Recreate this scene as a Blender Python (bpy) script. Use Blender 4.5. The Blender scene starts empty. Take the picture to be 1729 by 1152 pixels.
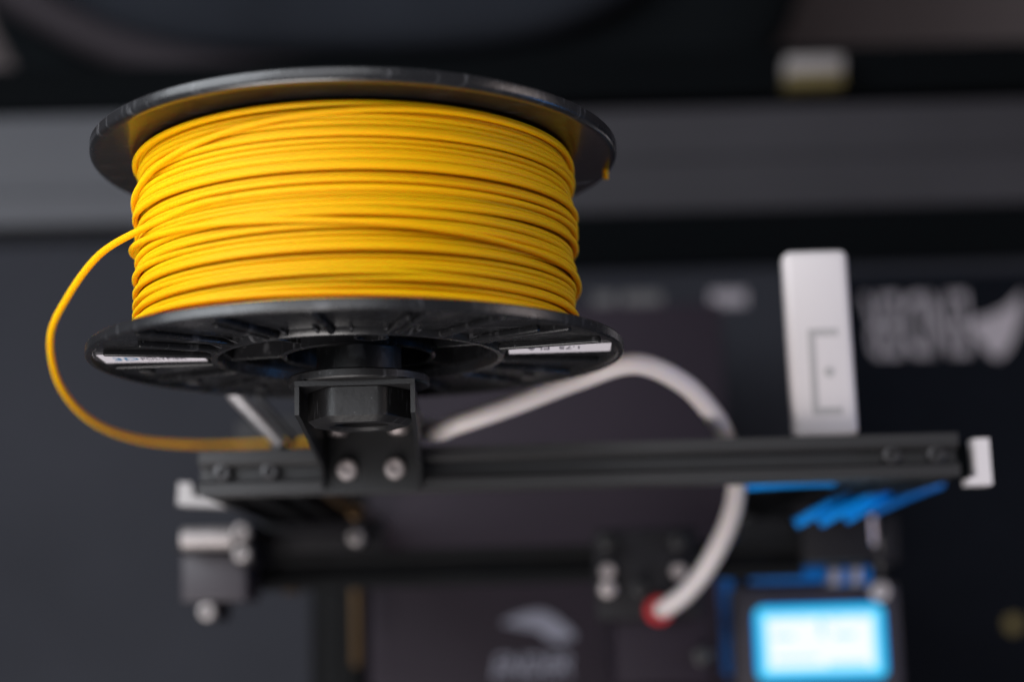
import bpy, bmesh, math, random
import numpy as np
from mathutils import Vector, Matrix

S = bpy.context.scene
COL = S.collection
R = math.radians
random.seed(7)
rng = np.random.default_rng(11)

# ------------------------------------------------------------------ camera
cam_d = bpy.data.cameras.new("camera")
cam = bpy.data.objects.new("camera", cam_d)
COL.objects.link(cam)
tl, rl = R(10.21), R(1.5)
F = Vector((0, math.sin(tl), -math.cos(tl)))
u0 = Vector((0, math.cos(tl), math.sin(tl)))
U = u0 * math.cos(rl) + Vector((1, 0, 0)) * math.sin(rl)
Rt = Vector((1, 0, 0)) * math.cos(rl) - u0 * math.sin(rl)
m = Matrix((Rt, U, -F)).transposed().to_4x4()
m.translation = Vector((0, 0, 1.15))
cam.matrix_world = m
cam_d.sensor_width = 36
cam_d.lens = 2700 / 1729 * 36
cam_d.clip_start = 0.02
cam_d.clip_end = 20
cam_d.dof.use_dof = True
cam_d.dof.focus_distance = 0.575
cam_d.dof.aperture_fstop = 3.0
S.camera = cam

# ------------------------------------------------------------------ light
S.view_settings.view_transform = 'Standard'
S.view_settings.look = 'None'
S.view_settings.exposure = 0
S.view_settings.gamma = 1
w = bpy.data.worlds.new("World")
S.world = w
w.use_nodes = True
bg = w.node_tree.nodes["Background"]
bg.inputs[0].default_value = (0.80, 0.86, 1.0, 1)
bg.inputs[1].default_value = 0.075

def area(name, loc, target, size, size_y, power, col):
    d = bpy.data.lights.new(name, 'AREA')
    d.shape = 'RECTANGLE'; d.size = size; d.size_y = size_y
    d.energy = power; d.color = col
    o = bpy.data.objects.new(name, d)
    COL.objects.link(o)
    o.location = loc
    o.rotation_euler = (Vector(target) - Vector(loc)).to_track_quat('-Z', 'Y').to_euler()
    return o
area("window_light", (-1.0, 0.62, 1.30), (-0.05, 0.1, 0.45), 0.9, 1.1, 25, (0.90, 0.95, 1.0))
area("front_window_light", (-0.55, -1.05, 1.25), (-0.05, 0.1, 0.55), 0.9, 0.7, 18, (1.0, 0.95, 0.93))
area("ceiling_light", (-0.35, 0.55, 2.3), (-0.05, 0.1, 0.5), 1.3, 1.0, 12, (0.95, 0.96, 1.0))
area("added_blue_glint_light", (0.62, 0.02, 0.62), (0.04, 0.17, 0.56), 0.05, 0.10, 0.32, (0.05, 0.35, 1.0))  # added for a blue glint on the rear flange, source unseen
area("room_light", (1.3, 0.25, 0.95), (0, 0.1, 0.5), 0.5, 0.5, 3.2, (1.0, 0.85, 0.82))

# ------------------------------------------------------------------ materials
def lin(c):
    out = []
    for v in c:
        v /= 255
        out.append(v / 12.92 if v <= 0.04045 else ((v + 0.055) / 1.055) ** 2.4)
    return out

def mat(name, rgb, rough=0.5, metal=0.0, spec=0.5, noise=0.0, nscale=40, bump=0.0, bscale=200,
        sss=0.0, emit=None, estr=0.0, coat=0.0, rvar=0.0, scratch=0.0):
    M = bpy.data.materials.new(name)
    M.use_nodes = True
    nt = M.node_tree
    b = nt.nodes["Principled BSDF"]
    b.inputs["Base Color"].default_value = (*rgb, 1)
    b.inputs["Roughness"].default_value = rough
    b.inputs["Metallic"].default_value = metal
    b.inputs["Specular IOR Level"].default_value = spec
    b.inputs["Coat Weight"].default_value = coat
    tc = nt.nodes.new("ShaderNodeTexCoord")
    if noise > 0:
        n = nt.nodes.new("ShaderNodeTexNoise"); n.inputs["Scale"].default_value = nscale
        n.inputs["Detail"].default_value = 6
        nt.links.new(tc.outputs["Object"], n.inputs["Vector"])
        mx = nt.nodes.new("ShaderNodeMix"); mx.data_type = 'RGBA'
        mx.inputs[6].default_value = (*[c * (1 - noise) for c in rgb], 1)
        mx.inputs[7].default_value = (*[min(1, c * (1 + noise)) for c in rgb], 1)
        nt.links.new(n.outputs["Fac"], mx.inputs[0])
        nt.links.new(mx.outputs[2], b.inputs["Base Color"])
    if rvar > 0:
        n2 = nt.nodes.new("ShaderNodeTexNoise"); n2.inputs["Scale"].default_value = nscale * 2
        n2.inputs["Detail"].default_value = 5
        nt.links.new(tc.outputs["Object"], n2.inputs["Vector"])
        mr = nt.nodes.new("ShaderNodeMapRange")
        mr.inputs["To Min"].default_value = max(0.02, rough - rvar)
        mr.inputs["To Max"].default_value = rough + rvar
        nt.links.new(n2.outputs["Fac"], mr.inputs["Value"])
        nt.links.new(mr.outputs[0], b.inputs["Roughness"])
    if bump > 0:
        n3 = nt.nodes.new("ShaderNodeTexNoise"); n3.inputs["Scale"].default_value = bscale
        n3.inputs["Detail"].default_value = 4
        nt.links.new(tc.outputs["Object"], n3.inputs["Vector"])
        bp = nt.nodes.new("ShaderNodeBump"); bp.inputs["Strength"].default_value = bump
        bp.inputs["Distance"].default_value = 0.0005
        nt.links.new(n3.outputs["Fac"], bp.inputs["Height"])
        nt.links.new(bp.outputs[0], b.inputs["Normal"])
    if scratch > 0:
        mp = nt.nodes.new("ShaderNodeMapping"); mp.inputs["Scale"].default_value = (90, 90, 900)
        mp.inputs["Rotation"].default_value = (0.2, 0.5, 0.1)
        n4 = nt.nodes.new("ShaderNodeTexNoise"); n4.inputs["Scale"].default_value = 1.0; n4.inputs["Detail"].default_value = 3
        nt.links.new(tc.outputs["Object"], mp.inputs[0]); nt.links.new(mp.outputs[0], n4.inputs["Vector"])
        vo = nt.nodes.new("ShaderNodeTexVoronoi"); vo.inputs["Scale"].default_value = 210
        nt.links.new(tc.outputs["Object"], vo.inputs["Vector"])
        r1 = nt.nodes.new("ShaderNodeMapRange"); r1.inputs["From Min"].default_value = 0.60; r1.inputs["From Max"].default_value = 0.74
        nt.links.new(n4.outputs["Fac"], r1.inputs["Value"])
        r2 = nt.nodes.new("ShaderNodeMapRange"); r2.inputs["From Min"].default_value = 0.10; r2.inputs["From Max"].default_value = 0.05
        nt.links.new(vo.outputs["Distance"], r2.inputs["Value"])
        ad = nt.nodes.new("ShaderNodeMath"); ad.operation = 'MAXIMUM'
        nt.links.new(r1.outputs[0], ad.inputs[0]); nt.links.new(r2.outputs[0], ad.inputs[1])
        mu = nt.nodes.new("ShaderNodeMath"); mu.operation = 'MULTIPLY'; mu.inputs[1].default_value = scratch
        nt.links.new(ad.outputs[0], mu.inputs[0])
        m2 = nt.nodes.new("ShaderNodeMix"); m2.data_type = 'RGBA'
        nt.links.new(mu.outputs[0], m2.inputs[0])
        src = b.inputs["Base Color"].links[0].from_socket if b.inputs["Base Color"].links else None
        if src: nt.links.new(src, m2.inputs[6])
        else: m2.inputs[6].default_value = (*rgb, 1)
        m2.inputs[7].default_value = (0.16, 0.16, 0.17, 1)
        nt.links.new(m2.outputs[2], b.inputs["Base Color"])
    if sss > 0:
        b.inputs["Subsurface Weight"].default_value = sss
        b.inputs["Subsurface Radius"].default_value = (1.0, 0.40, 0.03)
        b.inputs["Subsurface Scale"].default_value = 0.004
    if emit:
        b.inputs["Emission Color"].default_value = (*emit, 1)
        b.inputs["Emission Strength"].default_value = estr
    return M

YEL = mat("yellow_plastic", (0.88, 0.43, 0.0006), 0.55, sss=0.8, spec=0.16)
BLK = mat("black_plastic", (0.013, 0.013, 0.0145), 0.28, scratch=0.5, noise=0.3, nscale=60, rvar=0.08, bump=0.12, bscale=500)
BLKG = mat("glossy_black_plastic", (0.010, 0.010, 0.011), 0.30, spec=1.0, coat=0.35, scratch=0.3, noise=0.3, nscale=60, rvar=0.06, bump=0.10, bscale=300)
HOLD = mat("black_moulded_plastic", (0.011, 0.0105, 0.011), 0.45, scratch=0.4, rvar=0.1, nscale=80, bump=0.25, bscale=500)
BRK = mat("black_painted_steel", (0.016, 0.016, 0.017), 0.45, bump=0.15, bscale=900)
ALU = mat("black_anodised_aluminium", (0.020, 0.019, 0.020), 0.42, metal=0.0, bump=0.1, bscale=700, noise=0.2, nscale=50)
ALU2 = mat("darker_black_aluminium", (0.0045, 0.0045, 0.005), 0.6, spec=0.15, noise=0.3, nscale=60, bump=0.1, bscale=700)  # darker, less shiny version of the black aluminium for posts and lower beams
STL = mat("bright_steel", (0.62, 0.55, 0.54), 0.42, metal=0.75)
SCRB = mat("black_oxide_steel", (0.05, 0.048, 0.05), 0.35, metal=0.6)
STLD = mat("dull_steel", (0.32, 0.29, 0.285), 0.5, metal=0.6, noise=0.3, nscale=200)
WHT = mat("white_plastic", (0.60, 0.555, 0.56), 0.5, bump=0.1, bscale=300, noise=0.03)
GRV = mat("grey_plastic", (0.38, 0.36, 0.36), 0.6)
TUB = mat("milky_white_tube", (0.62, 0.56, 0.555), 0.4, sss=0.2, noise=0.05)
LAB = mat("white_paper_label", (0.86, 0.82, 0.88), 0.6)
INK = mat("dark_ink", (0.06, 0.05, 0.09), 0.7)
TEAL = mat("blue_ink", (0.02, 0.22, 0.45), 0.7)
RED = mat("red_plastic", (0.50, 0.025, 0.03), 0.4)
BLU = mat("bright_blue_plastic", (0.0, 0.33, 1.0), 0.6, spec=0.2, emit=None)
BLUD = mat("blue_plastic", (0.003, 0.16, 0.55), 0.35)
PUR = mat("dark_grey_motor_case", (0.030, 0.024, 0.030), 0.5, noise=0.2)
CARR = mat("black_carriage_plate", (0.007, 0.006, 0.008), 0.6, spec=0.3)
BED = mat("dark_glass_bed", (0.015, 0.010, 0.016), 0.6, spec=0.2, noise=0.2, nscale=12)
MAT_ = mat("dark_fabric_mat", (0.0205, 0.0212, 0.0265), 0.9, spec=0.15, noise=0.28, nscale=7, bump=0.5, bscale=900)
BPAN = mat("matt_near_black", (0.0035, 0.0042, 0.0065), 0.9, spec=0.05, noise=0.2)
DESK = mat("black_desk", (0.004, 0.004, 0.005), 0.8, spec=0.1, noise=0.2)
RAILD = mat("shaded_grey_metal_ledge", (0.026, 0.024, 0.028), 0.7, spec=0.25, noise=0.3, nscale=7)  # same ledge metal, light falloff to the right put into the colour
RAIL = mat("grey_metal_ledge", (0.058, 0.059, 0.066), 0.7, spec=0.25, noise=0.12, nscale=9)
BLKM = mat("matt_black_trim", (0.002, 0.0025, 0.003), 0.9, spec=0.04)
CUSH = mat("dark_grey_fabric", (0.019, 0.021, 0.027), 0.9, spec=0.1, noise=0.4, nscale=8, bump=0.5, bscale=800)
CUSHB = mat("black_fabric", (0.003, 0.004, 0.005), 0.9, noise=0.3, nscale=8, spec=0.1)
STRAP = mat("purple_black_webbing", (0.016, 0.010, 0.014), 0.8)
FLOOR = mat("grey_carpet", (0.13, 0.105, 0.105), 0.95, noise=0.2, nscale=300, bump=0.5, bscale=600)
PRT = mat("printed_grey_lettering", (0.27, 0.24, 0.26), 0.7)
PRTD = mat("printed_faint_lettering", (0.09, 0.085, 0.085), 0.7)
PRTB = mat("pale_logo_print", (0.20, 0.20, 0.25), 0.6)
CART = mat("pale_card", (0.20, 0.18, 0.175), 0.7, noise=0.1)
CARY = mat("mustard_card", (0.10, 0.075, 0.02), 0.7, noise=0.1)
BRASS = mat("brass", (0.10, 0.06, 0.028), 0.45, metal=0.8)
HOUS = mat("display_housing", (0.030, 0.025, 0.034), 0.5, noise=0.1)

# LCD: backlight spreads from the middle, blue at the edges of the panel
LCD = bpy.data.materials.new("lit_display"); LCD.use_nodes = True
nt = LCD.node_tree; nt.nodes.clear()
out = nt.nodes.new("ShaderNodeOutputMaterial"); em = nt.nodes.new("ShaderNodeEmission")
tc = nt.nodes.new("ShaderNodeTexCoord"); sp = nt.nodes.new("ShaderNodeSeparateXYZ")
nt.links.new(tc.outputs["Generated"], sp.inputs[0])
def mth(op, a, b=None, va=None, vb=None):
    n = nt.nodes.new("ShaderNodeMath"); n.operation = op
    if a is not None: nt.links.new(a, n.inputs[0])
    if va is not None: n.inputs[0].default_value = va
    if b is not None: nt.links.new(b, n.inputs[1])
    if vb is not None: n.inputs[1].default_value = vb
    return n.outputs[0]
ex = mth('SUBTRACT', None, mth('ABSOLUTE', mth('SUBTRACT', sp.outputs[0], vb=0.5)), va=0.5)
ey = mth('SUBTRACT', None, mth('ABSOLUTE', mth('SUBTRACT', sp.outputs[1], vb=0.5)), va=0.5)
ed = mth('MINIMUM', mth('MULTIPLY', ex, vb=1.75), ey)
cr = nt.nodes.new("ShaderNodeValToRGB")
cr.color_ramp.elements[0].position = 0.0; cr.color_ramp.elements[0].color = (0.0, 0.26, 1.0, 1)
cr.color_ramp.elements[1].position = 0.21; cr.color_ramp.elements[1].color = (0.9, 0.95, 1.0, 1)
e2 = cr.color_ramp.elements.new(0.04); e2.color = (0.01, 0.55, 1.0, 1)
e3 = cr.color_ramp.elements.new(0.11); e3.color = (0.10, 0.72, 1.0, 1)
nt.links.new(ed, cr.inputs[0]); nt.links.new(cr.outputs[0], em.inputs[0])
em.inputs[1].default_value = 1.08
nt.links.new(em.outputs[0], out.inputs[0])

LCDS = mat("pale_lit_segment", (0.1, 0.2, 0.3), 0.5, emit=(0.45, 0.80, 0.95), estr=0.85)

# ------------------------------------------------------------------ helpers
WL = {}          # world position of every object's origin
def mesh_obj(name, verts, faces, material, parent=None, sharp=35, label=None, kind=None, smooth=True, mats=None, fmi=None):
    v = np.array(verts, dtype=float)
    c = (v.min(0) + v.max(0)) / 2
    me = bpy.data.meshes.new(name)
    me.from_pydata((v - c).tolist(), [], faces)
    me.update()
    if smooth:
        me.polygons.foreach_set("use_smooth", [True] * len(me.polygons))
        me.set_sharp_from_angle(angle=R(sharp))
    if mats:
        for q in mats: me.materials.append(q)
        if fmi is not None: me.polygons.foreach_set("material_index", fmi)
    else:
        me.materials.append(material)
    o = bpy.data.objects.new(name, me)
    COL.objects.link(o)
    c = Vector(c)
    WL[o] = c
    if parent is not None:
        o.parent = parent
        o.location = c - WL[parent]
    else:
        o.location = c
    if label: o["label"] = label
    if kind: o["kind"] = kind
    return o

def thing(name, label, cat, loc, group=None):
    o = bpy.data.objects.new(name, None)
    COL.objects.link(o)
    o.empty_display_size = 0.02
    o.location = loc; WL[o] = Vector(loc)
    o["label"] = label; o["category"] = cat
    if group: o["group"] = group
    return o

def tag(o, label, cat, group=None):
    o["label"] = label; o["category"] = cat
    if group: o["group"] = group
    return o

class G:
    """collects geometry"""
    def __init__(s): s.v = []; s.f = []
    def add(s, v, f):
        n = len(s.v); s.v += [tuple(p) for p in v]; s.f += [tuple(i + n for i in q) for q in f]; return s
    def box(s, x0, x1, y0, y1, z0, z1, bev=0.0, M=None):
        bm = bmesh.new()
        bmesh.ops.create_cube(bm, size=1)
        for q in bm.verts:
            q.co = Vector(((x0 + x1) / 2 + q.co.x * (x1 - x0), (y0 + y1) / 2 + q.co.y * (y1 - y0), (z0 + z1) / 2 + q.co.z * (z1 - z0)))
        if bev > 0:
            bmesh.ops.bevel(bm, geom=bm.edges[:], offset=bev, segments=3, profile=0.5, affect='EDGES')
        bm.verts.index_update()
        vs = [q.co.copy() for q in bm.verts]
        if M is not None: vs = [M @ q for q in vs]
        s.add(vs, [[q.index for q in fc.verts] for fc in bm.faces]); bm.free(); return s
    def prism(s, poly, axis, a, b):
        """extrude 2-D polygon along axis; poly coords are the other two axes in order"""
        n = len(poly); vs = []
        for t in (a, b):
            for (p, q) in poly:
                vs.append({'x': (t, p, q), 'y': (p, t, q), 'z': (p, q, t)}[axis])
        fs = [(i, (i + 1) % n, n + (i + 1) % n, n + i) for i in range(n)]
        fs += [tuple(range(n))[::-1], tuple(range(n, 2 * n))]
        return s.add(vs, fs)
    def lathe(s, prof, c, axis='y', seg=96, closed=True):
        """prof: list of (radius, along-axis); revolve around axis through c"""
        n = len(prof); vs = []
        for i in range(seg):
            a = 2 * math.pi * i / seg; ca, sa = math.cos(a), math.sin(a)
            for r, t in prof:
                if axis == 'y': vs.append((c[0] + r * ca, c[1] + t, c[2] + r * sa))
                elif axis == 'z': vs.append((c[0] + r * ca, c[1] + r * sa, c[2] + t))
                else: vs.append((c[0] + t, c[1] + r * ca, c[2] + r * sa))
        fs = []
        for i in range(seg):
            j = (i + 1) % seg
            for k in range(n if closed else n - 1):
                l = (k + 1) % n
                fs.append((i * n + k, i * n + l, j * n + l, j * n + k))
        return s.add(vs, fs)
    def tube(s, pts, rad, sides=10, cap=True):
        P = [Vector(p) for p in pts]; n = len(P)
        rr = rad if hasattr(rad, '__len__') else [rad] * n
        T = [(P[min(i + 1, n - 1)] - P[max(i - 1, 0)]).normalized() for i in range(n)]
        up = Vector((0, 1, 0)) if abs(T[0].y) < 0.9 else Vector((1, 0, 0))
        N = (up - T[0] * up.dot(T[0])).normalized()
        vs = []
        for i in range(n):
            N = (N - T[i] * N.dot(T[i])).normalized(); B = T[i].cross(N)
            for k in range(sides):
                a = 2 * math.pi * k / sides
                vs.append(P[i] + (N * math.cos(a) + B * math.sin(a)) * rr[i])
        fs = [(i * sides + k, i * sides + (k + 1) % sides, (i + 1) * sides + (k + 1) % sides, (i + 1) * sides + k)
              for i in range(n - 1) for k in range(sides)]
        if cap: fs += [tuple(range(sides))[::-1], tuple(range((n - 1) * sides, n * sides))]
        return s.add(vs, fs)
    def obj(s, name, material, parent=None, **k):
        return mesh_obj(name, s.v, s.f, material, parent, **k)

def catmull(pts, per=14):
    P = [np.array(p, float) for p in pts]
    P = [2 * P[0] - P[1]] + P + [2 * P[-1] - P[-2]]
    out = []
    for i in range(1, len(P) - 2):
        for k in range(per):
            t = k / per
            out.append(0.5 * ((2 * P[i]) + (-P[i - 1] + P[i + 1]) * t + (2 * P[i - 1] - 5 * P[i] + 4 * P[i + 1] - P[i + 2]) * t * t
                              + (-P[i - 1] + 3 * P[i] - 3 * P[i + 1] + P[i + 2]) * t ** 3))
    out.append(P[-2])
    return [tuple(q) for q in out]

def text_obj(name, txt, material, parent, loc, size, mat_rot, sx=1.0, shear=0.0, extrude=0.0, align='LEFT', bold=0.0, space=1.0, **k):
    cu = bpy.data.curves.new(name, 'FONT'); cu.body = txt; cu.size = size; cu.extrude = max(extrude, 1e-5)
    cu.align_x = align; cu.shear = shear; cu.offset = bold; cu.space_character = space; cu.resolution_u = 3
    t = bpy.data.objects.new("tmp", cu); COL.objects.link(t)
    bpy.context.view_layer.update()
    me = bpy.data.meshes.new_from_object(t.evaluated_get(bpy.context.evaluated_depsgraph_get()))
    bpy.data.objects.remove(t); bpy.data.curves.remove(cu)
    Mx = Matrix.Translation(Vector(loc)) @ mat_rot.to_4x4() @ Matrix.Diagonal((sx, 1, 1, 1))
    vs = [Mx @ q.co for q in me.vertices]; fs = [list(p.vertices) for p in me.polygons]
    bpy.data.meshes.remove(me)
    return mesh_obj(name, vs, fs, material, parent, smooth=False, **k)

def screw_geo(c, r, h, axis='z', hexr=None, seg=28):
    """socket cap screw head with a hexagonal recess, its top face towards +axis (or -y)"""
    sg = -1 if axis == '-y' else 1
    ax = 'y' if axis == '-y' else axis
    hr = hexr or r * 0.48
    prof = [(r, 0), (r, sg * h * 0.6), (r * 0.86, sg * h * 0.93), (r * 0.7, sg * h), (hr, sg * h), (hr * 0.98, sg * h * 0.45), (0.00001, sg * h * 0.4), (0.00001, 0)]
    return G().lathe(prof, c, ax, seg)

def screw(parent, c, r, h, material, axis='z', name='screw', **k):
    return screw_geo(c, r, h, axis).obj(name, material, parent, sharp=40, **k)

# ------------------------------------------------------------------ setting
g = G().box(-0.9, 0.9, -0.6, 0.300, -0.03, 0.0); o = g.obj("desk", DESK, smooth=False, kind="structure")
o["label"] = "black desk top under the printer"
g = G().box(-3, 3, -2, 3, -0.74, -0.70); o = g.obj("floor", FLOOR, smooth=False, kind="structure")
o["label"] = "grey floor beyond the desk"
dm = G().box(-0.62, 0.62, -0.5, 0.2880, 0.0005, 0.004, 0.0015).obj("desk_mat", MAT_)
tag(dm, "dark cloth desk mat with grey lettering spread under the printer", "desk mat")
G().box(0.212, 0.6195, -0.499, 0.2490, 0.00405, 0.0042).obj("black_panel", BPAN, dm, smooth=False, label="near-black field under the upside-down lettering")  # near-black sheet over the right-hand part of the mat
rot180 = Matrix.Rotation(math.pi, 3, 'Z')
text_obj("lettering", "ENDER", PRT, dm, (0.334, 0.233, 0.0044), 0.066, rot180, sx=0.37, bold=0.0006, space=1.0, extrude=0.0002,
         label="large grey block letters printed upside down")
# winged emblem beside the letters
em_p = [(0.3745, 0.2335), (0.362, 0.222), (0.349, 0.216), (0.336, 0.213), (0.333, 0.205), (0.341, 0.197), (0.346, 0.187),
        (0.353, 0.184), (0.360, 0.190), (0.367, 0.203), (0.3725, 0.218)]
G().prism(em_p, 'z', 0.0042, 0.0046).obj("emblem", PRT, dm, smooth=False, label="grey swooping emblem shape")
for (xa, xb, dim) in ((0.060, 0.076, 1), (0.081, 0.110, 1), (0.146, 0.172, 0)):
    G().box(xa, xb, 0.2285, 0.2395, 0.0041, 0.0046, 0.0002).obj("printed_mark", PRTD if dim else PRT, dm, smooth=False)

# ledge behind the desk, its dark seam and trim
rl_ = thing("metal_ledge", "long grey metal ledge running along the back edge of the desk", "ledge", (0, 0.34, -0.02))
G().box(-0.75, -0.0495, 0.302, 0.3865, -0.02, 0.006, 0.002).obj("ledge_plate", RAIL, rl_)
G().box(-0.0490, 0.75, 0.300, 0.3800, -0.02, 0.006, 0.002).obj("ledge_plate", RAILD, rl_, label="right end of the ledge, coloured darker for light falloff")
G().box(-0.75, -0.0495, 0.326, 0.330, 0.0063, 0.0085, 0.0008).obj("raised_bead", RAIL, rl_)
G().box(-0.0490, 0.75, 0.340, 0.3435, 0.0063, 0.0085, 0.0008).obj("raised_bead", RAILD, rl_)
tb = G().box(-0.75, 0.75, 0.3895, 0.428, -0.03, 0.0, 0.003).obj("trim_bar", BLKM)
tag(tb, "matt black trim bar behind the grey metal ledge", "trim")
sm_ = G().box(0.03, 0.62, 0.2570, 0.2990, 0.0045, 0.010, 0.002).obj("black_strip", BLKM)
tag(sm_, "flat black strip lying along the back edge of the desk mat", "strip")
ct = thing("small_carton", "small pale carton with a mustard lower edge standing on the black trim bar", "box", (0.229, 0.402, 0.0))
G().box(0.2085, 0.2505, 0.3995, 0.4125, 0.001, 0.022, 0.0015).obj("carton_top", CART, ct)
G().box(0.2085, 0.2505, 0.3905, 0.399, 0.001, 0.021, 0.0015).obj("mustard_band", CARY, ct)

# padded chair seat below and behind the desk
cs = thing("chair", "black padded office chair pushed in behind the desk", "chair", (-0.05, 0.6, -0.70))
def cushion(cx, cy, cz, rx, ry, rz, power, material, name, parent, dips=0.0):
    vs = []; fs = []; nu, nv = 96, 24
    for j in range(nv + 1):
        ph = -math.pi / 2 + math.pi * j / nv
        for i in range(nu):
            th = 2 * math.pi * i / nu
            def sp_(x): return math.copysign(abs(x) ** power, x)
            x = rx * sp_(math.cos(ph)) * sp_(math.cos(th)); y = ry * sp_(math.cos(ph)) * sp_(math.sin(th)); z = rz * sp_(math.sin(ph))
            z += dips * math.sin(x * 22) * math.cos(y * 17)
            vs.append((cx + x, cy + y, cz + z))
    for j in range(nv):
        for i in range(nu):
            k = (i + 1) % nu
            fs.append((j * nu + i, j * nu + k, (j + 1) * nu + k, (j + 1) * nu + i))
    return mesh_obj(name, vs, fs, material, parent, sharp=180)
cushion(-0.10, 0.86, -0.25, 0.40, 0.445, 0.06, 0.55, CUSHB, "seat_pad", cs, 0.006)
cushion(-0.13, 0.78, -0.185, 0.31, 0.28, 0.045, 0.6, CUSH, "back_cushion", cs, 0.004)
pts = catmull([(-0.50, 0.66, -0.17), (-0.445, 0.575, -0.165), (-0.385, 0.530, -0.165), (-0.32, 0.500, -0.17), (-0.24, 0.482, -0.175), (-0.15, 0.475, -0.18)])
G().tube(pts, 0.017, 12).obj("armrest", STRAP, cs)
G().lathe([(0.03, 0), (0.03, 0.40), (0.00001, 0.40), (0.00001, 0)], (0.02, 0.72, -0.66), 'z', 24).obj("gas_column", SCRB, cs)
for k in range(5):
    a = k * 2 * math.pi / 5 + 0.3
    G().tube([(0.02, 0.72, -0.645), (0.02 + 0.28 * math.cos(a), 0.72 + 0.28 * math.sin(a), -0.665)], [0.022, 0.014], 10).obj("leg", BLKM, cs)

# ------------------------------------------------------------------ spool
SX, SY, SZ = -0.058, 0.1008, 0.555
SEP = 0.0763
sp_t = thing("filament_spool", "black plastic spool wound with yellow filament, hanging above the printer frame", "spool", (SX, SY + SEP / 2, SZ - 0.1))
RO, RF = 0.100, 0.0974
# front flange: raised rim, recessed floor, raised hub ring, deep hub well
prof = [(RO - 0.0006, 0.0), (RO, 0.0006), (RO, 0.0034), (RO - 0.0005, 0.0041), (0.050, 0.0041), (0.050, SEP / 2), (0.0512, SEP / 2),
        (0.0520, 0.0300), (0.0523, 0.0010), (0.0527, 0.0003), (0.0545, 0.0003), (0.0550, 0.0008), (0.0556, 0.0029), (0.0960, 0.0027), (RF - 0.0003, 0.0020), (RF, 0.0005), (RF + 0.0004, 0.0)]
ff = G().lathe(prof, (SX, SY, SZ), 'y', 200).obj("front_flange", BLK, sp_t, sharp=30, label="front flange with raised ribs and two white labels")
# rear flange (mirror image), smooth and glossy inside
YR = SY + SEP
prof2 = [(RO - 0.0009, -0.0002), (RO - 0.0003, 0.0004), (RO, 0.0013), (RO, 0.0040), (RO - 0.0006, 0.0046), (RF, 0.0046), (RF - 0.0008, 0.0018), (0.0556, 0.0016), (0.0545, 0.0043), (0.0527, 0.0043),
         (0.0520, -0.02), (0.0512, -SEP / 2 + 0.0002), (0.050, -SEP / 2 + 0.0002), (0.050, 0.0), (0.0958, 0.0), (0.0966, -0.00035), (0.0985, -0.0004)]
rf = G().lathe(prof2, (SX, YR, SZ), 'y', 200).obj("rear_flange", BLKG, sp_t, sharp=30, label="glossy rear flange reflecting the yellow filament")
rf.data.materials.append(BLK)
for p_ in rf.data.polygons:
    c_ = p_.center + rf.data.vertices[0].co * 0
    if math.hypot(c_.x, c_.z) > 0.0994: p_.material_index = 1
# small hole in the rear flange with a stub of filament pushed through
def ang(a): return math.cos(R(a)), math.sin(R(a))
# ribs on the front flange
for a in (15.5, 33, 36.5, 53, 70, 73, 94, 115, 119, 138, 152, 165, 183.5, 205.5, 226, 248, 268, 289, 310, 330, 348):
    ca, sa = ang(a)
    M = Matrix.Translation((SX, SY, SZ)) @ Matrix(((ca, 0, -sa, 0), (0, 1, 0, 0), (sa, 0, ca, 0), (0, 0, 0, 1)))
    G().box(0.0549, 0.0935 if a not in (36.5, 73, 119, 152) else 0.084, 0.0003, 0.0031, -0.0011, 0.0011, 0.0008, M).obj("rib", BLK, ff)
# short gussets round the hub ring
for k in range(30):
    a = k * 12 + 3
    if any(abs((a - b + 180) % 360 - 180) < 9 for b in (0, 180)): continue
    ca, sa = ang(a)
    vs = []
    for t in (-0.0005, 0.0005):
        for (r, y) in ((0.0547, 0.0009), (0.0547, 0.003), (0.0625, 0.003)):
            vs.append((SX + r * ca - t * sa, SY + y, SZ + r * sa + t * ca))
    G().add(vs, [(0, 1, 2), (5, 4, 3), (0, 3, 4, 1), (1, 4, 5, 2), (2, 5, 3, 0)]).obj("gusset", BLK, ff, smooth=False)
# moulded tabs near the rim
for a in (193, 214, 236, 318):
    ca, sa = ang(a); r = 0.0865
    M = Matrix.Translation((SX + r * ca, SY, SZ + r * sa))
    G().box(-0.0025, 0.0025, 0.0008, 0.0031, -0.0035, 0.0035, 0.0003, M).obj("moulded_tab", BLK, ff)
# inner hub ring + webs
hr = G().lathe([(0.0270, 0.0020), (0.0276, 0.0014), (0.0284, 0.0014), (0.0290, 0.0020), (0.0290, 0.070), (0.0270, 0.070)], (SX, SY, SZ), 'y', 96).obj("hub_ring", BLK, sp_t)
for k in range(6):
    ca, sa = ang(12 + 60 * k)
    M = Matrix.Translation((SX, SY, SZ)) @ Matrix(((ca, 0, -sa, 0), (0, 1, 0, 0), (sa, 0, ca, 0), (0, 0, 0, 1)))
    G().box(0.0289, 0.0521, 0.0035, 0.070, -0.0006, 0.0006, 0.0002, M).obj("hub_web", BLK, sp_t)
G().lathe([(0.0052, 0.0008), (0.0062, 0.0008), (0.0062, 0.03), (0.0052, 0.03)], (SX + 0.0088, SY, SZ + 0.0445), 'y', 40).obj("hub_boss", BLK, sp_t)
G().lathe([(0.0290, 0.0), (0.0512, 0.0), (0.0512, 0.0015), (0.0290, 0.0015)], (SX, SY + 0.034, SZ), 'y', 72).obj("hub_floor", BLKM, sp_t)

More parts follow.
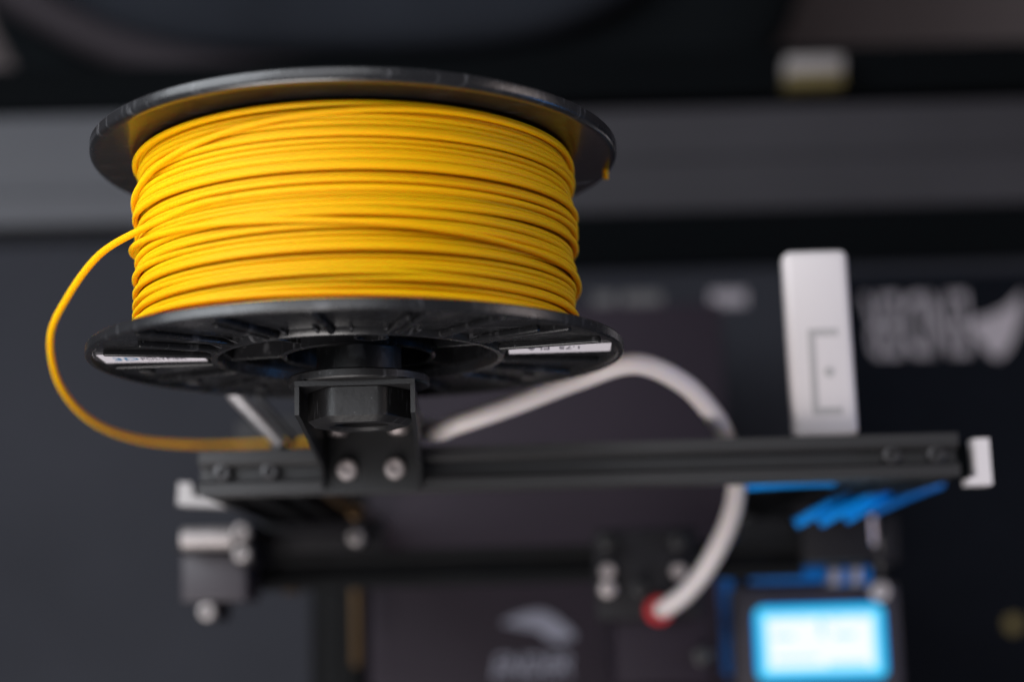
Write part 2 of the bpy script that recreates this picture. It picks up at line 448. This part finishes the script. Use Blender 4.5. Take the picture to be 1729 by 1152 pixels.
# paper labels on the flange floor
def label(x0, x1, z0, z1, rot, items, lab):
    pv = Vector(((x0 + x1) / 2, 0, (z0 + z1) / 2))
    c, s_ = math.cos(R(rot)), math.sin(R(rot))
    M = Matrix.Translation((SX + pv.x, SY, SZ + pv.z)) @ Matrix(((c, 0, -s_, 0), (0, 1, 0, 0), (s_, 0, c, 0), (0, 0, 0, 1)))
    hx, hz = (x1 - x0) / 2, (z1 - z0) / 2
    o = G().box(-hx, hx, 0.00215, 0.0026, -hz, hz, 0.0001, M).obj("label", LAB, ff, smooth=False, label=lab)
    return M
Ml = label(-0.0955, -0.0572, -0.0020, 0.0150, -1.5, None, "white paper label with dark and teal lettering")
Mr = label(0.0566, 0.0950, -0.0040, 0.0120, 1.5, None, "white paper label with small dark lettering")
RX = Matrix(((1, 0, 0), (0, 0, 1), (0, 1, 0)))     # text plane -> x / z plane
FRONT = Matrix(((1, 0, 0), (0, 0, -1), (0, 1, 0)))  # reads from -y
def ltext(M, txt, material, x, z, size, flip=False, sx=1.0, bold=0.0):
    rot = FRONT @ (Matrix.Rotation(math.pi, 3, 'Z') if flip else Matrix.Identity(3))
    A = M.to_3x3() @ rot
    p = M @ Vector((x, 0.00205, z))
    return text_obj("lettering", txt, material, ff, p, size, A, sx=sx, bold=bold, extrude=0.00003)
ltext(Ml, "3D", TEAL, -0.0150, -0.0030, 0.0085, sx=0.95)
ltext(Ml, "POLYMER", INK, -0.0045, -0.0026, 0.0075, sx=0.52)
ltext(Mr, "1.75  PLA", INK, 0.0085, 0.0052, 0.0085, flip=True, sx=0.62)
# ------------------------------------------------------------------ yellow filament wound on the spool
D = 0.00195; RADF = D * 0.575
Y0, Y1 = SY + 0.0043 + RADF, YR - 0.0006 - RADF
fil = thing("yellow_filament", "yellow filament wound round the black spool with one loose end looping to the extruder", "filament", (SX, (Y0 + Y1) / 2, SZ - 0.085))
NA = 180
th = np.arange(NA) * 2 * np.pi / NA
# path of the y coordinate over all turns
def smooth_noise(n, step, amp):
    k = n // step + 4
    c = rng.normal(0, amp, k)
    x = np.arange(n) / step
    i = x.astype(int); f_ = x - i; f_ = f_ * f_ * (3 - 2 * f_)
    return c[i] * (1 - f_) + c[i + 1] * f_
span = Y1 - Y0
layers = []
y_path = []
y = 0.0; dirn = 1; turn = 0
LAY = 4
y = 0.0
ystart = 0.0
per_layer = []
for L in range(LAY):
    ys = []
    while True:
        if L < 2: pitch = D * 1.01
        elif L == 2: pitch = D * (1.0 + 0.02 * rng.random())
        else: pitch = D * rng.choice([1.0, 1.0, 1.0, 1.01, 1.03, 1.12])
        ys.append((y, pitch)); y += dirn * pitch
        if y > span or y < 0:
            y = min(max(y, 0), span); break
    per_layer.append(ys); dirn = -dirn
turns = [t for L in per_layer for t in L]
nT = len(turns)
Yc = np.interp(np.arange(nT * NA) / NA, np.arange(nT), [t[0] for t in turns])
amp = np.interp(np.arange(nT) / nT, [0, 0.5, 0.75, 1], [0.00003, 0.00008, 0.00018, 0.00032])
noise = smooth_noise(nT * NA, NA // 3, 1.0) * np.repeat(amp, NA)
Yc = np.clip(Yc + noise, 0, span)
# last turns: sweep across to where the free end leaves the pack (about y = 0.149 on the left-hand side)
yl = 0.1452 - Y0
nE = int(NA * 3.42)
tt = np.arange(nE) / nE
key_t = [0, 0.2, 0.45, 0.60, 0.680, 0.735, 0.77, 0.90, 1.0]
key_y = [Yc[-1], span * 0.12, span * 0.50, 0.975 * span, 0.975 * span, 0.76 * span, 0.70 * span, yl + 0.001, yl]
Ye = np.interp(tt, key_t, key_y); ker = np.ones(41) / 41
Ye = np.convolve(np.pad(Ye, 20, mode='edge'), ker, 'valid')
Yall = np.concatenate([Yc, Ye])
N = len(Yall)
R0 = 0.0747
Rall = np.full(N, R0)
hist = [[] for _ in range(NA)]      # centres already laid at each angle
nturn = (N + NA - 1) // NA
for t in range(nturn):
    a0, a1 = t * NA, min((t + 1) * NA, N)
    need = np.full(a1 - a0, R0)
    for q in range(a0, a1):
        k = q % NA; yy = Yall[q]
        if hist[k]:
            h = np.array(hist[k]); dy = np.abs(h[:, 0] - yy); msk = dy < D * 0.985
            if msk.any():
                need[q - a0] = max(R0, (h[msk, 1] + np.sqrt(D * D - dy[msk] ** 2) * 0.97).max())
    # a taut strand bridges the dips between bumps
    w_ = 7
    pad = np.concatenate([np.full(w_, need[0]), need, np.full(w_, need[-1])])
    mxf = np.array([pad[i:i + 2 * w_ + 1].max() for i in range(len(need))])
    kk = np.hanning(17); kk /= kk.sum()
    sm = np.convolve(np.pad(mxf, 8, mode='edge'), kk, 'valid')
    Rall[a0:a1] = np.maximum(sm * 0.55 + need * 0.45, need - 0.0001)
    for q in range(a0, a1): hist[q % NA].append((Yall[q], Rall[q]))
ks = np.hanning(15); ks /= ks.sum()
Rall = np.convolve(np.pad(Rall, 7, mode='edge'), ks, 'valid')
# the strand travels anticlockwise seen from the front and leaves near the top left
PH0 = R(125) - (N - 1) * 2 * np.pi / NA
phi = PH0 + np.arange(N) * 2 * np.pi / NA
PX = SX + Rall * np.cos(phi); PZ = SZ + Rall * np.sin(phi); PY = Y0 + Yall
SURF = np.array([max(c[1] for c in h) for h in hist])
n_hidden = len(per_layer[0]) + len(per_layer[1])
gi = G().lathe([(0.0502, 0.0), (R0 - 0.0004, 0.0), (R0 - 0.0004, SEP - 0.0052), (0.0502, SEP - 0.0052)], (SX, SY + 0.0044, SZ), 'y', 120)
gi.obj("inner_winding", YEL, fil)
pts_all = np.stack([PX, PY, PZ], 1)
for t in range(len(per_layer[0]), nturn):
    a0, a1 = t * NA, min((t + 1) * NA, N - 5)
    if a1 - a0 < 3: continue
    seg = pts_all[a0:a1 + 1]
    G().tube([tuple(q) for q in seg], RADF, 10, cap=False).obj("winding_turn", YEL, fil, sharp=180)
last = pts_all[-1]
tan = pts_all[-1] - pts_all[-4]; tan /= np.linalg.norm(tan)
loose = [tuple(pts_all[-6]), tuple(last), (-0.1200, 0.1443, 0.6080), (-0.1325, 0.1436, 0.5950), (-0.1520, 0.1403, 0.5735), (-0.1698, 0.1301, 0.550), (-0.1844, 0.1195, 0.522), (-0.1900, 0.1056, 0.488),
         (-0.1870, 0.0955, 0.450), (-0.1761, 0.0915, 0.410), (-0.1561, 0.0925, 0.372), (-0.1315, 0.0950, 0.348), (-0.1059, 0.0965, 0.338), (-0.092, 0.0975, 0.336)]
G().tube(catmull(loose, 16), [RADF + 0.00022 * min(1, i / 60) for i in range((len(loose) - 1) * 16 + 1)], 14).obj("loose_strand", YEL, fil, sharp=180, label="loose strand curving out and down to the extruder")
G().tube([(0.0384, YR + 0.003, 0.5440), (0.0384, YR - 0.0002, 0.5438), (0.0386, YR - 0.0042, 0.5432)], RADF * 0.95, 14).obj("filament_end", YEL, fil, sharp=50,
         label="short cut end poking through the rear flange")

# ------------------------------------------------------------------ printer
pr = thing("desktop_printer", "black open-frame 3D printer with a lit blue display, standing on the desk mat", "3D printer", (0.03, 0.07, 0.004))

def extrusion(name, axis, a, b, c1, c2, w1, w2, parent, material=ALU, **k):
    """slotted aluminium bar: cross-section centre (c1,c2), size w1 x w2, V-slot down the middle of each face"""
    def face(n, wlen, cells):
        # returns offsets along the face with slots: list of (u, depth)
        out = []
        cw = wlen / cells
        for i in range(cells):
            m0 = -wlen / 2 + cw * (i + 0.5)
            out += [(m0 - 0.0046, 0), (m0 - 0.0031, 0.0016), (m0 - 0.0031, 0.0026), (m0 - 0.0052, 0.0026), (m0 - 0.0034, 0.0056), (m0 + 0.0034, 0.0056), (m0 + 0.0052, 0.0026), (m0 + 0.0031, 0.0026), (m0 + 0.0031, 0.0016), (m0 + 0.0046, 0)]
        return out
    n1 = max(1, round(w1 / 0.019)); n2 = max(1, round(w2 / 0.019))
    h1, h2 = w1 / 2, w2 / 2
    P = [(-h1, -h2)]
    P += [(u, -h2 + d) for u, d in face(0, w1, n1)]
    P += [(h1, -h2)]
    P += [(h1 - d, u) for u, d in face(0, w2, n2)]
    P += [(h1, h2)]
    P += [(-u, h2 - d) for u, d in face(0, w1, n1)]
    P += [(-h1, h2)]
    P += [(-h1 + d, -u) for u, d in face(0, w2, n2)]
    return G().prism([(c1 + p, c2 + q) for p, q in P], axis, a, b).obj(name, material, parent, smooth=False, **k)

BZ = 0.460
tbm = extrusion("top_beam", 'x', -0.1371, 0.1921, 0.0694, BZ - 0.0095, 0.0187, 0.019, pr, label="horizontal black slotted beam across the top")
for x in (-0.1268, -0.1062, 0.1632, 0.1826):
    screw(tbm, (x, 0.0697, BZ - 0.0052), 0.0043, 0.0045, SCRB)
# posts under the two ends
extrusion("post", 'z', 0.06, BZ - 0.0192, -0.1170, 0.0694, 0.040, 0.0187, pr, ALU2)
extrusion("post", 'z', 0.06, BZ - 0.0192, 0.1730, 0.0694, 0.040, 0.0187, pr, ALU2)
# base frame
extrusion("base_beam", 'y', -0.16, 0.14, -0.1255, 0.040, 0.030, 0.038, pr, ALU2)
extrusion("base_beam", 'y', -0.16, 0.10, 0.1830, 0.040, 0.030, 0.038, pr, ALU2)
extrusion("cross_beam", 'x', -0.110, 0.1675, 0.075, 0.040, 0.038, 0.038, pr, ALU2)
for x in (-0.1255, 0.183):
    for y in (-0.14, 0.08):
        G().lathe([(0.011, 0), (0.012, 0.016), (0.00001, 0.016), (0.00001, 0)], (x, y, 0.0045), 'z', 24).obj("foot", BLKM, pr)

# spool holder bolted on the beam ------------------------------------------
TX, TZ = -0.0566, 0.568
x0t, x1t, x0b, x1b = -0.0778, -0.0350, -0.0834, -0.0404
zt, zb = 0.5875, BZ + 0.0004
def sheared_box(x0t, x1t, x0b, x1b, y0, y1, z0, z1):
    vs = [(x0b, y0, z0), (x1b, y0, z0), (x1b, y1, z0), (x0b, y1, z0), (x0t, y0, z1), (x1t, y0, z1), (x1t, y1, z1), (x0t, y1, z1)]
    return vs, [(0, 3, 2, 1), (4, 5, 6, 7), (0, 1, 5, 4), (1, 2, 6, 5), (2, 3, 7, 6), (3, 0, 4, 7)]
def wall_prof(xt, xb, tk):
    # side wall: yz outline, x sheared with height, thickness tk
    out = [(0.0868, zb), (0.0612, zb), (0.0612, zb + 0.004), (0.0700, zb + 0.022), (0.0762, zt - 0.012), (0.0765, zt), (0.0868, zt)]
    vs = []
    for d in (0, tk):
        for (y, z) in out:
            f_ = (z - zb) / (zt - zb); vs.append((xb + (xt - xb) * f_ + d, y, z))
    n = len(out)
    return vs, [tuple(range(n)), tuple(range(n, 2 * n))[::-1]] + [(i, n + i, n + (i + 1) % n, (i + 1) % n) for i in range(n)]
br = G().add(*sheared_box(x0t, x1t, x0b, x1b, 0.0869, 0.0888, zb, zt)).obj("spool_holder", BRK, pr, smooth=False, label="black steel bracket carrying the spool")
G().add(*wall_prof(x0t, x0b, 0.0016)).obj("side_wall", BRK, br, smooth=False)
G().add(*wall_prof(x1t - 0.0016, x1b - 0.0016, 0.0016)).obj("side_wall", BRK, br, smooth=False)
G().box(x0b + 0.0017, x1b - 0.0017, 0.0596, 0.0868, BZ + 0.0003, BZ + 0.0022).obj("foot_plate", BRK, br, smooth=False)
for x in (-0.0723, -0.0517):
    screw(br, (x, 0.0692, BZ + 0.0023), 0.0046, 0.0030, STL, label="bright steel screw")
for x in (-0.0757, -0.0497):
    screw(br, (x, 0.0868, BZ + 0.0085), 0.0042, 0.0030, STL, axis='-y', label="bright steel screw")
G().lathe([(0.0253, 0.0), (0.0258, 0.0006), (0.0258, 0.0030), (0.0253, 0.0036), (0.0150, 0.0036), (0.0150, 0.0)], (TX, 0.0889, TZ), 'y', 96).obj("disc", HOLD, br)
G().lathe([(0.0156, 0.0), (0.0156, 0.092), (0.0140, 0.092), (0.0140, 0.0)], (TX, 0.0926, TZ), 'y', 72).obj("tube", HOLD, br)
G().lathe([(0.0253, 0.0), (0.0258, 0.0006), (0.0258, 0.0030), (0.0253, 0.0036), (0.0157, 0.0036), (0.0157, 0.0)], (TX, 0.1846, TZ), 'y', 96).obj("end_disc", HOLD, br)
# hexagonal nut with a round bore, flat side up
def hexnut(c, rc, rb, y0, y1, bev):
    seg = 96; vs = []; ring = []
    def hexr(a, ap):
        a = (a - math.pi / 2 + math.pi / 6) % (math.pi / 3) - math.pi / 6
        return ap / math.cos(a)
    ap = rc * math.cos(math.pi / 6)
    rings = [(None, y1, 1.0), (None, y0 + bev, 1.0), (None, y0, 1 - bev / rc * 1.2), (rb + 0.0012, y0, 0), (rb, y0 + 0.0012, 0), (rb, y1, 0)]
    for (r, y, sc) in rings:
        for i in range(seg):
            a = 2 * math.pi * i / seg
            rr = r if r else hexr(a, ap) * sc
            if not r: rr = min(rr, rc * 0.955 * sc)
            vs.append((c[0] + rr * math.cos(a), c[1] + y, c[2] + rr * math.sin(a)))
    n = len(rings); fs = []
    for k in range(n):
        l = (k + 1) % n
        for i in range(seg):
            j = (i + 1) % seg
            fs.append((k * seg + i, k * seg + j, l * seg + j, l * seg + i))
    return G().add(vs, fs)
hexnut((TX + 0.0006, 0, TZ), 0.0203, 0.0105, 0.0742, 0.0867, 0.0022).obj("nut", HOLD, br, sharp=20)
G().lathe([(0.0103, 0.0), (0.0103, 0.008), (0.00001, 0.008), (0.00001, 0.0)], (TX + 0.0006, 0.0785, TZ), 'y', 40).obj("bore_plug", BLKM, br)

# corner clips
def clip(x0, z, y0, y1, name, lab, flip=1, zz=0.010):
    w_ = 0.0072
    poly = [(x0, y0), (x0 + flip * w_, y0), (x0 + flip * w_, y1), (x0 + flip * 0.0008, y1), (x0 + flip * 0.0008, y0 + 0.0042), (x0 - flip * 0.0032, y0 + 0.0030), (x0 - flip * 0.0032, y0)]
    g = G().prism(poly, 'z', z - zz, z)
    return g.obj(name, WHT, pr, smooth=False, label=lab)
clip(0.1988, BZ - 0.002, 0.0560, 0.0762, "corner_clip", "white L-shaped clip at the right end of the top beam")
G().box(0.1922, 0.1976, 0.0602, 0.0745, BZ - 0.018, BZ - 0.005, 0.001).obj("end_cap", BLKM, pr)
# white upright holder behind the beam
wb = G().box(-0.0143, 0.0143, 0, 0.0845, -0.012, 0.0, 0.0034, Matrix.Translation((0.1372, 0.0792, 0.452)) @ Matrix.Rotation(R(0.2), 4, 'Z')).obj("white_holder", WHT, pr, sharp=60, label="white plastic block with a C-shaped groove standing out behind the top beam")
gc = G()
for (a, b, c_, d) in ((0.1312, 0.1342, 0.0890, 0.1275), (0.1342, 0.1445, 0.0890, 0.0922), (0.1342, 0.1445, 0.1243, 0.1275)):
    gc.box(a, b, c_, d, 0.4519, 0.4523)
gc.obj("groove", GRV, wb, smooth=False)
G().lathe([(0.0022, 0), (0.0022, 0.0006), (0.00001, 0.0006), (0.00001, 0)], (0.1397, 0.108, 0.4519), 'z', 20).obj("button", GRV, wb)

# extruder on the left, with a bright lever and the stepper under it
ex_ = G().box(-0.146, -0.068, 0.080, 0.1115, 0.285, 0.322, 0.002).obj("extruder", CARR, pr, label="dark extruder block behind the left end of the top beam")
mt = Matrix.Translation((-0.1140, 0.0955, 0.442)) @ Matrix.Rotation(math.atan2(-0.023, 0.0216), 4, 'Z')
G().tube([(-0.1262, 0.1075, 0.437), (-0.1205, 0.1010, 0.441), (-0.1040, 0.0832, 0.441)], [0.0030, 0.0028, 0.0026], 14).obj("lever", STLD, ex_, label="bright steel lever")
G().tube([(-0.1180, 0.1075, 0.425), (-0.1000, 0.0862, 0.428)], 0.0022, 12).obj("lever_arm", SCRB, ex_)
G().tube([(-0.1060, 0.0838, 0.322), (-0.1060, 0.0838, 0.440)], 0.0030, 12).obj("pivot_pin", SCRB, ex_)
G().box(-0.126, -0.094, 0.0790, 0.1118, 0.3225, 0.330, 0.001).obj("gear_cover", CARR, ex_)

sm = G().box(-0.1695, -0.1365, 0.0172, 0.0425, 0.296, 0.338, 0.0015).obj("stepper_motor", PUR, pr, label="dark square stepper motor beside the left post")
G().tube([(-0.1660, 0.0480, 0.352), (-0.1410, 0.0480, 0.352)], 0.0056, 20).obj("motor_shaft", STLD, sm, label="bright steel shaft")
screw(sm, (-0.1362, 0.0505, 0.352), 0.0048, 0.006, STLD)
screw(sm, (-0.1362, 0.0400, 0.350), 0.0046, 0.006, STLD)
screw(sm, (-0.1570, 0.0125, 0.330), 0.0048, 0.006, STLD)
G().box(-0.172, -0.134, 0.0430, 0.0440, 0.300, 0.345).obj("mount_plate", CARR, sm, smooth=False)
lc = G().prism([(-0.1605, 0.0620), (-0.1373, 0.0605), (-0.1373, 0.0630), (-0.1530, 0.0655), (-0.1540, 0.0720), (-0.1600, 0.0725)], 'z', 0.378, 0.392).obj("corner_clip", GRV, pr, smooth=False, label="white L-shaped clip beside the left post")

G().box(-0.1405, -0.1312, 0.0345, 0.0555, 0.296, 0.3500, 0.001).obj("mount_block", CARR, sm)
G().box(-0.1620, -0.1520, 0.0080, 0.0170, 0.296, 0.3298, 0.001).obj("mount_tab", CARR, sm)
# gantry beam and its carriage
gb = extrusion("gantry_beam", 'x', -0.140, 0.150, 0.033, 0.290, 0.0195, 0.019, pr, ALU2, label="lower black slotted beam carrying the print head")
G().box(-0.136, -0.070, 0.0425, 0.0585, 0.300, 0.3035, 0.001).obj("gantry_plate", CARR, pr)
screw(gb, (-0.0795, 0.0465, 0.353), 0.0046, 0.008, STLD)
G().lathe([(0.003, 0), (0.003, 0.055), (0.00001, 0.055), (0.00001, 0)], (-0.0795, 0.0465, 0.300), 'z', 16).obj("idler_stud", SCRB, gb)
screw(gb, (-0.0815, 0.0605, 0.335), 0.0046, 0.006, BRASS)
G().lathe([(0.0046, 0), (0.0046, 0.03), (0.00001, 0.03), (0.00001, 0)], (-0.122, 0.0262, 0.262), 'z', 20).obj("brass_nut", BRASS, gb)
cp = G().box(0.0400, 0.0950, 0.0030, 0.0500, 0.3010, 0.307, 0.002).obj("print_head", CARR, pr, label="black print head carriage with bright bolts")
G().box(0.050, 0.0985, -0.030, 0.0225, 0.20, 0.3005, 0.002).obj("fan_shroud", BED, cp)
for (x, y, m_, r) in ((0.0472, 0.0433, SCRB, 0.0046), (0.0466, 0.0281, STL, 0.0040), (0.0463, 0.0190, STL, 0.0045), (0.0840, 0.0423, SCRB, 0.0046), (0.0833, 0.0271, STL, 0.0040), (0.0631, 0.0186, SCRB, 0.0042)):
    screw(cp, (x, y, 0.3072), r, 0.008, m_, name="bolt")
screw(cp, (0.0944, -0.0167, 0.3005), 0.0050, 0.006, SCRB, name="bolt")
G().lathe([(0.0074, 0), (0.0076, 0.004), (0.0060, 0.008), (0.0047, 0.008), (0.0047, 0)], (0.0725, 0.0075, 0.3072), 'z', 32).obj("red_collar", RED, cp, label="red collar holding the white tube")
bow = [(-0.075, 0.0960, 0.345), (-0.060, 0.0955, 0.400), (-0.0465, 0.0925, 0.438), (-0.0345, 0.0855, 0.460), (-0.0250, 0.0868, 0.470), (-0.0108, 0.0905, 0.475), (0.0035, 0.0950, 0.477), (0.0285, 0.1035, 0.480), (0.0514, 0.1088, 0.484), (0.0722, 0.1027, 0.470), (0.0868, 0.0922, 0.450),
       (0.0961, 0.0811, 0.430), (0.1035, 0.0691, 0.400), (0.1061, 0.0574, 0.370), (0.1035, 0.0440, 0.347), (0.0950, 0.0275, 0.332), (0.0850, 0.0155, 0.324), (0.0760, 0.0090, 0.317), (0.0725, 0.0075, 0.306)]
G().tube(catmull(bow, 14), 0.0045, 20).obj("feed_tube", TUB, pr, sharp=180, label="milky white tube arching from the extruder to the print head")

# blue cables and connector
bc = pr
for i, (a, b, r, z) in enumerate((((0.104, 0.0664), (0.176, 0.0672), 0.0038, 0.380), ((0.1392, 0.0480), (0.1788, 0.0668), 0.0023, 0.348), ((0.1500, 0.0478), (0.1890, 0.0668), 0.0024, 0.354),
        ((0.1640, 0.0495), (0.1990, 0.0668), 0.0023, 0.348), ((0.1775, 0.0528), (0.2127, 0.0660), 0.0021, 0.352))):
    mid = ((a[0] + b[0]) / 2, (a[1] + b[1]) / 2 + 0.0006, z + 0.003)
    G().tube(catmull([(a[0], a[1], z), mid, (b[0], b[1], z - 0.002)], 10), r, 12).obj("cable", BLU if i < 4 else BLUD, pr, sharp=60, label="bright blue cable below the top beam")
# display
hz = 0.246
dh = G().box(0.1190, 0.2120, -0.0480, 0.0200, hz - 0.022, hz, 0.003).obj("display_housing", HOUS, pr, label="dark display housing with a glowing screen")
def rrect(x0, x1, y0, y1, r, n=6):
    P = []
    for (cx, cy, a0) in ((x1 - r, y1 - r, 0), (x0 + r, y1 - r, 90), (x0 + r, y0 + r, 180), (x1 - r, y0 + r, 270)):
        for k in range(n + 1):
            a = R(a0 + 90 * k / n); P.append((cx + r * math.cos(a), cy + r * math.sin(a)))
    return P
G().prism(rrect(0.1305, 0.2028, -0.0325, 0.0086, 0.006), 'z', hz + 0.0003, hz + 0.0016).obj("screen", LCD, dh, smooth=False, label="glowing white and cyan screen")
for (x0, x1, y0, y1) in ((0.139, 0.150, 0.0005, 0.0035), (0.153, 0.160, 0.0005, 0.0035), (0.166, 0.169, -0.009, 0.0035), (0.172, 0.180, 0.0000, 0.0035), (0.184, 0.194, 0.0005, 0.0035),
                         (0.141, 0.152, -0.0095, -0.0070), (0.174, 0.186, -0.0095, -0.0070), (0.141, 0.165, -0.0215, -0.0195), (0.170, 0.192, -0.0270, -0.0225)):
    G().prism([(x0, y0), (x1, y0), (x1, y1), (x0, y1)], 'z', hz + 0.0018, hz + 0.0020).obj("screen_segment", LCDS, dh, smooth=False)
G().box(0.1285, 0.1700, 0.0215, 0.0295, 0.246, 0.262, 0.001).obj("blue_connector", BLUD, dh, label="blue connector strip above the screen")
for i, x in enumerate((0.1735, 0.1790, 0.1850, 0.1905)):
    G().box(x - 0.0022, x + 0.0022, 0.0195, 0.0285, 0.246, 0.266, 0.0008).obj("terminal", (STL, BLUD, STL, BLUD)[i], dh)
screw(dh, (0.2010, 0.0155, 0.2462), 0.0052, 0.006, WHT)
G().box(0.1220, 0.2090, 0.0300, 0.0560, 0.200, 0.268, 0.002).obj("control_box", CARR, dh)
G().tube([(0.1905, 0.0400, 0.275), (0.1905, 0.0550, 0.275)], 0.0050, 16).obj("capacitor", STL, dh)
G().tube([(0.1990, 0.0260, 0.262), (0.1990, 0.0470, 0.268)], 0.0036, 14).obj("capacitor", SCRB, dh)
screw(dh, (0.1275, 0.0545, 0.262), 0.0046, 0.006, SCRB)
G().box(0.1190, 0.1225, -0.03, 0.0500, 0.19, 0.232, 0.001).obj("blue_edge", BLUD, dh)

G().box(0.150, 0.186, 0.0300, 0.0597, 0.270, 0.305, 0.001).obj("gantry_plate", CARR, gb)
G().lathe([(0.003, 0), (0.003, 0.035), (0.00001, 0.035), (0.00001, 0)], (-0.0815, 0.0605, 0.300), 'z', 16).obj("idler_stud", SCRB, gb)
G().box(0.165, 0.200, -0.0300, 0.0300, 0.0595, 0.2238, 0.002).obj("display_mount", CARR, dh)
G().box(-0.02, 0.06, 0.0, 0.12, 0.0595, 0.1118, 0.002).obj("bed_carriage", CARR, pr)
# print bed with logo
bd = G().box(-0.0960, 0.1380, -0.0850, 0.2080, 0.112, 0.120, 0.002).obj("print_bed", BED, pr, label="dark square print bed with a pale logo")
text_obj("lettering", "ENDER", PRTB, bd, (-0.0185, -0.0300, 0.1202), 0.0190, Matrix.Identity(3), sx=0.84, shear=0.25, bold=0.0004, extrude=0.0002)
lg = catmull([(-0.012, 0.0035, 0), (0.000, 0.0085, 0), (0.014, 0.0105, 0), (0.026, 0.0040, 0), (0.035, -0.0060, 0), (0.026, -0.0085, 0), (0.018, -0.0075, 0), (0.012, -0.0020, 0), (0.001, 0.0005, 0), (-0.012, 0.0035, 0)], 6)[:-1]
G().prism([(p[0], p[1]) for p in lg], 'z', 0.1202, 0.1206).obj("emblem", PRTB, bd, smooth=False)
G().box(0.1395, 0.1445, 0.08, 0.20, 0.06, 0.066, 0.001).obj("bed_rail", BLKM, pr)
G().lathe([(0.004, 0), (0.004, 0.38), (0.00001, 0.38), (0.00001, 0)], (-0.0880, 0.0660, 0.06), 'z', 20).obj("lead_screw", BRASS, pr)
G().box(-0.1030, -0.0985, -0.02, 0.032, 0.145, 0.150, 0.001).obj("brass_strip", BRASS, pr)
sk = G().lathe([(0.0060, 0), (0.0060, 0.0004), (0.00001, 0.0004), (0.00001, 0)], (0.3479, -0.006, 0.0041), 'z', 24).obj("printed_dot", CARY, dm)
